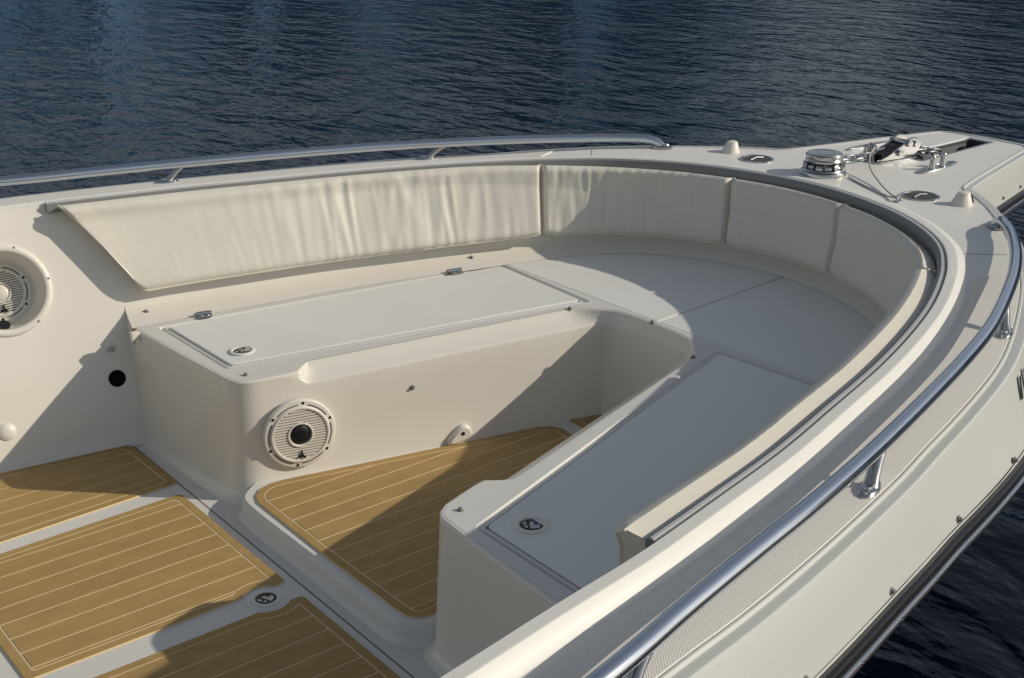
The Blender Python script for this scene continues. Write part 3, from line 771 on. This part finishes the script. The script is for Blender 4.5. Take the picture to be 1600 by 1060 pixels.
# ---- grab rails
RAIL = [(-2.3, 1.90, .842), (-1.4, 1.838, .842), (-.9, 1.77, .842), (-.468, 1.69, .842), (-.249, 1.638, .840), (-.041, 1.592, .838), (.167, 1.549, .838), (.407, 1.492, .838), (.702, 1.412, .838), (.985, 1.328, .837),
        (1.217, 1.246, .836), (1.528, 1.108, .834), (1.725, 1.005, .832), (1.878, .910, .831), (1.985, .834, .830), (2.045, .787, .829), (2.078, .757, .823), (2.098, .735, .812), (2.108, .722, .794)]
RAIL = [(x, y+(.006 if x < 2 else 0), z+(.002 if x < 2 else .002)) for x, y, z in RAIL]
def grab_rail(s):
    r = tag(empty('grab_rail', parent=boat), ('far port grab rail, pale along the water' if s > 0 else 'near starboard grab rail, polished tube reflecting blue sky'))
    pts = spline([(x, s*y, z) for x, y, z in RAIL], 160)
    mb = MB(); mb.add(*tube(pts, .0168, 20)); mb.build('rail_tube', M['rail'], r)
    for x in (1.322, .382, -.42):
        fy = {1.322: 1.228, .382: 1.515, -.42: 1.692}[x]
        top = min(pts, key=lambda p: abs(p.x-(x+.055)))
        foot = Vector((x, s*fy, zd(x)+.002))
        mb = MB(); mb.add(*tube([foot+Vector((0, 0, .002)), foot.lerp(top, .25), foot.lerp(top, .6), top-Vector((0, 0, .006))], [.017, .0135, .013, .014], 16, ell=.7)); mb.build('stanchion', M['steel'], r)
        a = math.atan2(s*-.35, 1)
        T = Matrix.Translation(foot) @ Matrix.Rotation(a, 4, 'Z')
        mb = MB(); mb.add(*lathe([(1, 0), (1, .004), (.86, .008), (.5, .010), (.45, .014)], 28, sx=.044, sy=.019), mtx=T)
        for q in (-.028, .028): mb.add(*lathe([(.005, .006), (.0045, .0095), (.0003, .010)], 10), mtx=T @ Matrix.Translation((q, 0, 0)))
        mb.build('stanchion_foot', M['steel'], r)
    T = Matrix.Translation((2.106, s*.724, zd(2.1)+.002)) @ Matrix.Rotation(s*-.8, 4, 'Z')
    mb = MB(); mb.add(*lathe([(1, 0), (1, .004), (.86, .007), (.6, .010), (.5, .016)], 28, sx=.046, sy=.026), mtx=T); mb.build('end_foot', M['steel'], r)
for s in (1, -1): grab_rail(s)

# ---- studs above the rub rail
def near_i(x, s): return min((i for i in range(len(EC)) if EC[i].y*s > 0), key=lambda i: abs(RUB[i].x-x))
for x in (-.32, 0.0, .335, .665, .99, 1.3, 1.6, 1.9, 2.62, 2.86, 3.08):
    for s in (-1, 1):
        i = near_i(x, s); n = EN[i]; add_stud(RUB[i]+Vector((n.x*.0-.0*n.x, n.y*0, .024))-Vector((n.x, n.y, 0))*.004, (n.x, n.y, .15), .9)
mb = MB(); mb.add(*lathe([(.0045, 0), (.004, .002), (.0003, .003)], 8)); sc = mb.build('strip_screw', M['steel'], rub); fs1 = True
for i in range(4, len(EC)-4, 3):
    if EC[i].x > -.4 and EC[i].y < 0:
        X_ = frame(RUB[i]+Vector((EN[i].x*.022, EN[i].y*.0215, -.025)), (EN[i].x, EN[i].y, 0))
        if fs1: sc.matrix_local = X_; fs1 = False
        else: copy_mesh(sc, X_, rub)

# ---- bow deck hardware
def cup(s):
    c = tag(empty('cup_holder', parent=boat), 'flush round steel cup holder on the %s bow deck' % ('port' if s > 0 else 'starboard'))
    T = Matrix.Translation((2.243, s*.359, zd(2.243)))
    mb = MB(); mb.add(*lathe([(.066, .0005), (.0655, .0035), (.062, .005), (.058, .0045), (.055, .001)], 40, caps=False), mtx=T); mb.build('cup_rim', M['steel'], c)
    mb = MB(); mb.add(*lathe([(.056, .0012), (.040, .0018), (.020, .0016), (.0005, .002)], 32), mtx=T); mb.build('cup_dish', M['gap'], c)
    mb = MB(); mb.add(*tube([T @ Vector((-.036, 0, .003)), T @ Vector((0, .002, .008)), T @ Vector((.036, 0, .003))], .0035, 8)); mb.build('cup_bar', M['steel'], c)
for s in (1, -1): cup(s)
def nav(s):
    n = tag(empty('navigation_light', parent=boat), 'small white cone light on the %s bow shoulder' % ('port' if s > 0 else 'starboard'))
    T = Matrix.Translation((2.259, s*.506, zd(2.259)))
    rows = []
    for t, z in ((0, 0), (.03, .003), (.5, .022), (.93, .040), (1, .0425)):
        rr = .036*(1-t)+.0185*t if t < 1 else .014; ox = .010*t
        rows.append([(math.cos(2*math.pi*k/28)*rr+ox, math.sin(2*math.pi*k/28)*rr+s*-.0*t, z) for k in range(28)])
    vs_, fs_ = grid(rows, False, True); fs_.append(tuple(range(len(vs_)-28, len(vs_))))
    mb = MB(); mb.add(vs_, fs_, mtx=T); mb.build('light_housing', M['white'], n)
    a = math.radians(-52 if s < 0 else 35)
    dirv = Vector((math.cos(a), math.sin(a), .45))
    mb = MB(); mb.add(*box(0, 0, 0, .007, .007, .030), mtx=T @ Matrix.Translation((.005+math.cos(a)*.0285, math.sin(a)*.0285, .022)) @ Matrix.Rotation(a, 4, 'Z') @ Matrix.Rotation(-.36, 4, 'Y')); mb.build('light_lens', M['lens'] if s < 0 else M['lens_red'], n)
for s in (1, -1): nav(s)
# windlass
wi = tag(empty('windlass', parent=boat), 'low polished steel anchor windlass at the head of the chain')
T = Matrix.Translation((2.252, .055, zd(2.25))) @ Matrix.Scale(.93, 4)
mb = MB(); mb.add(*lathe([(.090, 0), (.090, .010), (.087, .016), (.078, .018), (.074, .024)], 40), mtx=T); mb.build('windlass_base', M['steel'], wi)
mb = MB(); mb.add(*lathe([(.070, .022), (.066, .026), (.052, .034), (.050, .042), (.066, .050)], 36), mtx=T)
for k in range(8):
    a = 2*math.pi*k/8; mb.add(*box(math.cos(a)*.062, math.sin(a)*.062, .036, .022, .010, .022), mtx=T)
mb.build('chain_wheel', M['track'], wi)
mb = MB(); mb.add(*lathe([(.060, .048), (.070, .052), (.0715, .058), (.068, .064), (.071, .068), (.0715, .078), (.067, .084), (.050, .0865), (.046, .085), (.020, .086), (.0004, .087)], 44), mtx=T); mb.build('windlass_cap', M['steel'], wi)
mb = MB()
for k in range(14):
    a = 2*math.pi*k/14; a0 = a-.17; a1 = a+.17
    mb.add(*tube([T @ Vector((math.cos(b)*.073, math.sin(b)*.073, .036+.006*(1 if k % 2 else -1)*0)) for b in (a0, a, a1)], .007 if k % 2 else .0095, 8))
mb.build('chain_turn', M['steel'], wi)
# chain from windlass to stopper (lies on the deck)
ch = tag(empty('anchor_chain', (2.34, .05, zd(2.34)+.02)), 'short galvanised anchor chain between windlass and pulpit slot', 'chain')
cp = spline([(2.325, .105, .030), (2.40, .10, .024), (2.47, .088, .018), (2.55, .07, .020), (2.62, .052, .030), (2.70, .03, .032), (2.80, .012, .016), (2.90, .0, -.01)], 17)
link_me = None
for k in range(len(cp)-1):
    a, b = cp[k], cp[k+1]; c = (a+b)/2; d = (b-a).normalized()
    F_ = frame((c.x-2.34, c.y-.05, c.z+zd(c.x)-zd(2.34)-.02), d.cross(Vector((0, 0, 1))) if k % 2 else Vector((0, 0, 1)), d)
    if link_me is None:
        pts = []
        for q in range(24):
            t = 2*math.pi*q/24; pts.append(Vector((math.cos(t)*.012+(.013 if math.cos(t) > 0 else -.013), math.sin(t)*.0125, 0)))
        rows = []
        for q in range(24):
            tv = (pts[(q+1) % 24]-pts[q-1]).normalized(); nn = tv.cross(Vector((0, 0, 1)))
            rows.append([pts[q]+nn*math.cos(2*math.pi*j/8)*.0045+Vector((0, 0, 1))*math.sin(2*math.pi*j/8)*.0045 for j in range(8)])
        mb = MB(); mb.add(*grid(rows, True, True)); link = mb.build('chain_link', M['steel'], ch); link_me = link.data; link.matrix_local = F_
    else: copy_mesh(link, F_, ch)
# chain stopper: two leaning steel cheeks around the chain with bolts
st = tag(empty('chain_stopper', parent=boat), 'steel chain stopper with two cheek plates at the slot mouth')
T = Matrix.Translation((2.635, .035, zd(2.63))) @ Matrix.Rotation(math.radians(-8), 4, 'Z')
mb = MB(); mb.add(*prism(rounded([(-.115, -.046), (.10, -.046), (.10, .046), (-.115, .046)], .02, 4), .001, .007, .002), mtx=T); mb.build('stopper_base', M['steel'], st)
side = [(-.115, .008), (.07, .008), (.105, .030), (.115, .062), (.095, .080), (.055, .082), (.02, .060), (-.06, .024)]
for sy in (-.034, .034):
    mb = MB(); mb.add(*prism(ccw(rounded(side, .012, 3)), -.004, .004, .0015), mtx=T @ Matrix.Translation((0, sy, 0)) @ Matrix.Rotation(math.radians(90), 4, 'X')); mb.build('cheek_plate', M['steel'], st)
mb = MB()
for bx, bz in ((.08, .058), (.045, .062), (.0, .032)):
    mb.add(*tube([T @ Vector((bx, -.048, bz)), T @ Vector((bx, .048, bz))], .008, 10))
    for sy in (-.044, .044): mb.add(*tube([T @ Vector((bx, sy-.005, bz)), T @ Vector((bx, sy+.005, bz))], .0135, 6))
mb.build('stopper_bolt', M['steel'], st)
mb = MB(); mb.add(*box(.005, 0, .03, .15, .052, .036), mtx=T @ Matrix.Rotation(math.radians(-14), 4, 'Y')); mb.build('stopper_pawl', M['black'], st)
mb = MB()
for q in ((-.075, .02), (-.06, .05), (-.10, .035)):
    mb.add(*lathe([(.012, .006), (.013, .02), (.009, .045), (.011, .055), (.003, .060), (.0003, .060)], 12), mtx=T @ Matrix.Translation((q[0], q[1], 0)))
mb.build('stopper_pin', M['steel'], st)
# pop-up cleats
def cleat(s, up):
    c = tag(empty('pop_up_cleat', parent=boat), ('raised steel cleat on the starboard side of the pulpit slot' if up else 'retracted steel cleat lying flush on the port side of the pulpit'))
    T = Matrix.Translation((2.645 if up else 2.755, s*(.158 if up else .225), zd(2.645))) @ Matrix.Rotation(-s*.06, 4, 'Z')
    mb = MB(); mb.add(*lathe([(1, .0005), (1, .003), (.93, .0062), (.80, .0055), (.76, .003), (.1, .0028), (.001, .0028)], 44, sx=.135, sy=.030 if up else .016), mtx=T); mb.build('cleat_plate', M['steel'], c)
    if up:
        for q in (-.036, .036):
            mb = MB(); mb.add(*lathe([(.013, .002), (.011, .010), (.010, .030), (.0125, .038), (.0125, .046), (.010, .050), (.0003, .051)], 16), mtx=T @ Matrix.Translation((q, 0, 0))); mb.build('cleat_post', M['steel'], c)
    else:
        mb = MB(); mb.add(*lathe([(1, .003), (.97, .0065), (.0005, .0070)], 32, sx=.10, sy=.010), mtx=T); mb.build('cleat_bar', M['track'], c)
cleat(-1, True); cleat(1, False)
# lanyard cord hooked on a small eye
ey = tag(empty('eye_pad', parent=boat), 'small steel eye beside the starboard cup holder')
E0 = Vector((2.128, -.352, zd(2.128)))
mb = MB(); mb.add(*prism(rounded([(-.014, -.012), (.014, -.012), (.014, .012), (-.014, .012)], .005, 3), .0005, .004, .001), mtx=Matrix.Translation(E0)); mb.build('eye_plate', M['steel'], ey)
mb = MB(); mb.add(*tube([E0+Vector((math.cos(t)*.011, 0, .004+math.sin(t)*.020)) for t in [math.pi*k/10 for k in range(11)]], .0032, 8)); mb.build('eye_loop', M['steel'], ey)
mb = MB()
zz = zd(2.2)
mb.add(*tube(spline([E0+Vector((0, .004, .014)), (2.16, -.30, zz+.010), (2.25, -.19, zz+.014), (2.34, -.085, zz+.030), (2.42, -.02, zz+.055), (2.50, .018, zz+.070)], 40), .0030, 8))
mb.add(*tube(spline([E0+Vector((-.004, .004, .012)), (2.150, -.29, zz+.0045), (2.20, -.18, zz+.0035), (2.245, -.09, zz+.0035), (2.27, -.045, zz+.005)], 40), .0030, 8))
o = mb.build('lanyard', M['cord']); tag(o, 'thin grey lanyard cord running from the windlass to the small eye', 'cord')
# hull lettering, its first strokes at the right edge
mb = MB()
for k, x in enumerate((1.115, 1.165, 1.22)):
    rows = []
    for q in range(2):
        xx = x+q*.020; i = near_i(xx, -1); j = i+1 if RUB[i].x < xx else i
        def surf(xv, t):
            best = min((i for i in range(len(EC)) if EC[i].y < 0), key=lambda i: abs(EC[i].x-xv))
            b, dp, fl_ = skirt(best); n = EN[best]; base = EC[best]; tv = Vector((-n.y, n.x)); u = (xv-base.x)/tv.x if abs(tv.x) > .1 else 0
            d = b+.008+fl_*t*.95+.0015; p = base+tv*u+n*d; return (p.x, p.y, zd(xv)-dp*t)
        rows.append([surf(xx+.022, .13), surf(xx+.012, .24), surf(xx, .40)])
    mb.add(*grid(rows))
o = mb.build('hull_lettering', M['black'], boat); tag(o, 'slanted black strokes of the lettering on the starboard bow')

# ------------------------------------------------------------------ cushions
def cushion(label, t0, t1, tb0, tb1, zb0, zb1, fold, seed, T=.062, nv=26, lo=.6, pleat=1., e0=.5, e1=.5, rt=.024):
    """t0..t1 lip index range at the top edge, tb0..tb1 at the bottom edge"""
    t = tag(empty('seat_cushion', (*lipat((t0+t1)/2)[0], zs(lipat((t0+t1)/2)[0].x))), label, 'cushion', 'cream backrest cushions along the coaming')
    o = Vector(t.location); step = (LIP[150]-LIP[151]).length
    nu = max(24, int(abs(t1-t0)*step/.009)); nv = max(nv, 28)
    Lh = abs(t1-t0)*step; Hh = .27
    def P(u, h, th):
        # h: 0 bottom .. 1 top
        hh = h
        tt = t0+(t1-t0)*u+(tb0-t0)*(1-h)*(1-u)**4+(tb1-t1)*(1-h)*u**4
        p, n = lipat(tt); x = p.x; zt = zg(x)-.008-.020*sm(1.3, 1.95, x); zb = zb0*(1-u)+zb1*u+.085*(1-math.sqrt(max(0, 1-max(0, 1-min(u, 1-u)*Lh/.085)**2)))*(1 if (Lh > 1.2 and e0 > .8 and u < .5) else .15)
        z = zb+(zt-zb)*hh
        back = max(.026, lean(x)*(zg(x)-z)+.002)
        q = p-n*(back+th); return Vector((q.x, q.y, z+th*.10))
    Lh = abs(t1-t0)*step; Hh = .27
    def thick(u, h):
        du = min(u, 1-u)*Lh; dt = (1-h)*Hh; db = h*Hh
        def rd(d, r, lo): 
            k = min(1, d/r); return lo+(1-lo)*math.sqrt(max(0, 1-(1-k)**2))
        k = rd(du, .016, e0 if u < .5 else e1)*rd(dt, rt, lo)*rd(db, .030, .72)
        s = u*Lh; n1 = 0
        w = sm(0, .05, du)*sm(0, .012, db)*(.25+.75*sm(0, .03, dt))
        sl = s+.05*(h-.5)*noise.noise(Vector((s*3, seed, 7)))
        v1 = noise.noise(Vector((sl*22, h*.9, seed))); v2 = noise.noise(Vector((sl*47, h*1.6+3, seed+5)))
        env = .35+.65*max(0, min(1, .5+.9*noise.noise(Vector((s*2.2, h*.7, seed+9)))))
        fn_ = fold if not callable(fold) else fold(u)
        n1 = fn_*env*(-.0066*abs(v1)*1.8+.0028*v2+.003*v1)
        n1 += .007*noise.noise(Vector((s*3.2, h*1.4, seed+20)))
        # gathered pleats along the top edge
        pl = math.exp(-((1-h)*Hh/.035)**2)*noise.noise(Vector((s*38, 0, seed+31)))*.006*max(fn_, .5)*pleat
        return T*k+w*n1+pl*sm(0, .05, du)
    rows = [[P(i/nu, j/nv, thick(i/nu, j/nv))-o for j in range(nv+1)] for i in range(nu+1)]
    back = [[P(i/nu, j/nv, 0)-o for j in (0, nv)] for i in range(nu+1)]
    # round the lower corners by pulling points in
    mb = MB(); vs_, fs_ = grid(rows); mb.add(vs_, [f[::-1] for f in fs_])
    rim = [r[0] for r in rows]+rows[-1][1:]+[r[-1] for r in rows[::-1][1:]]+rows[0][::-1][1:-1]
    rimb = []
    for i in range(nu+1): rimb.append(P(i/nu, 0, 0)-o)
    for j in range(1, nv+1): rimb.append(P(1, j/nv, 0)-o)
    for i in range(nu-1, -1, -1): rimb.append(P(i/nu, 1, 0)-o-Vector((0, 0, .016)))
    for j in range(nv-1, 0, -1): rimb.append(P(0, j/nv, 0)-o)
    mb.add(*grid([rim, rimb], False, True))
    c = mb.build('cushion_cover', M['vinyl'], t, sharp=60)
    # piping along bottom and both ends
    path = [P(0, j/nv, thick(0, j/nv))-o for j in range(nv, 0, -2)]+[P(i/nu, 0, thick(i/nu, 0))-o for i in range(0, nu+1, 2)]+[P(1, j/nv, thick(1, j/nv))-o for j in range(2, nv+1, 2)]
    mb = MB(); mb.add(*tube(path, .0038, 8)); mb.build('piping', M['pipe'], t)
    return t
iP = lambda x: lipidx(x, 1); iS = lambda x: lipidx(x, -1)
def lip_t(x, y):   # index of the lip point nearest an inboard point
    return min(range(len(LIP)), key=lambda i: (off(i, -.03)-Vector((x, y))).length)
a1, a2, a3, a4 = lip_t(1.60, .88), lip_t(2.02, .26), lip_t(2.04, -.20), lip_t(1.60, -.82)
cushion('longest cream cushion, fully sunlit and wrinkled, along the port side', iP(-.055), a1+.15, iP(.125), a1+.15, .488, .525, lambda u: .10+.95*sm(.25, .5, u)*(1-.65*sm(.72, .92, u)), 1.3, T=.074, e0=.85, pleat=.5)
cushion('half shaded cream cushion on the port curve of the bow', a1-.15, a2+.1, a1-.15, a2+.1, .525, .525, .75, 4.1)
cushion('short smooth shaded cushion at the very front of the bow', a2-.1, a3+.1, a2-.1, a3+.1, .525, .525, .4, 8.8)
cushion('smooth shaded cushion on the starboard curve of the bow', a3-.1, a4+.1, a3-.1, a4+.1, .525, .52, .4, 12.6)
cushion('long cream cushion along the near starboard side, seen from behind with a lit top', a4-.1, iS(-.09), a4-.1, iS(.06), .52, .488, .45, 17.2, T=.076, lo=.55, pleat=.15, e1=.9, rt=.030)

# ------------------------------------------------------------------ water
WZL = -.55
mb = MB(); mb.add([(-700, -700, WZL), (700, -700, WZL), (700, 700, WZL), (-700, 700, WZL)], [(0, 1, 2, 3)])
o = mb.build('water', M['water'], smooth=False); tag(o, kind='structure', label='dark blue rippled water')

# ------------------------------------------------------------------ unseen shore ridge, added to darken and streak the water's reflections
hm = mat('reflection_blue', (.05, .1, .15), .9, var=.35, vscale=.045, spec=.1)
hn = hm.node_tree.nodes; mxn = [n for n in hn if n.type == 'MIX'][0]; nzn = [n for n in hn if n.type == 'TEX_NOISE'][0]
mxn.inputs[6].default_value = (.030, .085, .165, 1); mxn.inputs[7].default_value = (.11, .21, .34, 1)  # blue tones and patches chosen to tint what the water mirrors
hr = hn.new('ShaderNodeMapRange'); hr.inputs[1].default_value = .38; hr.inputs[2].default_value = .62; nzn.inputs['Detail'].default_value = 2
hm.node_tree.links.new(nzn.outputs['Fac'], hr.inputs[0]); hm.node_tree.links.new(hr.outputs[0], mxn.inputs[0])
rows = []
for k in range(181):
    a = math.radians(-25+k*170/180); d = 150+14*noise.noise(Vector((k*.11, 2, 0)))
    h = 33+24*noise.noise(Vector((k*.085, 0, 5)))+6*noise.noise(Vector((k*.5, 3, 1)))+1.8*noise.noise(Vector((k*2.3, 9, 1)))
    c, q = math.cos(a), math.sin(a); r = []
    for t, f in ((0, -1), (2, .22), (6, .5), (13, .78), (22, .94), (34, 1), (60, 1.02), (110, .6)):
        w_ = 1+.06*noise.noise(Vector((k*.7, t*.3, 4)))
        r.append((c*(d+t*1.2)*w_, q*(d+t*1.2)*w_, WZL+h*f if f > 0 else WZL-1))
    rows.append(r)
mb = MB(); mb.add(*grid(rows)); o = mb.build('added_shore_ridge', hm, sharp=60); tag(o, kind='structure')
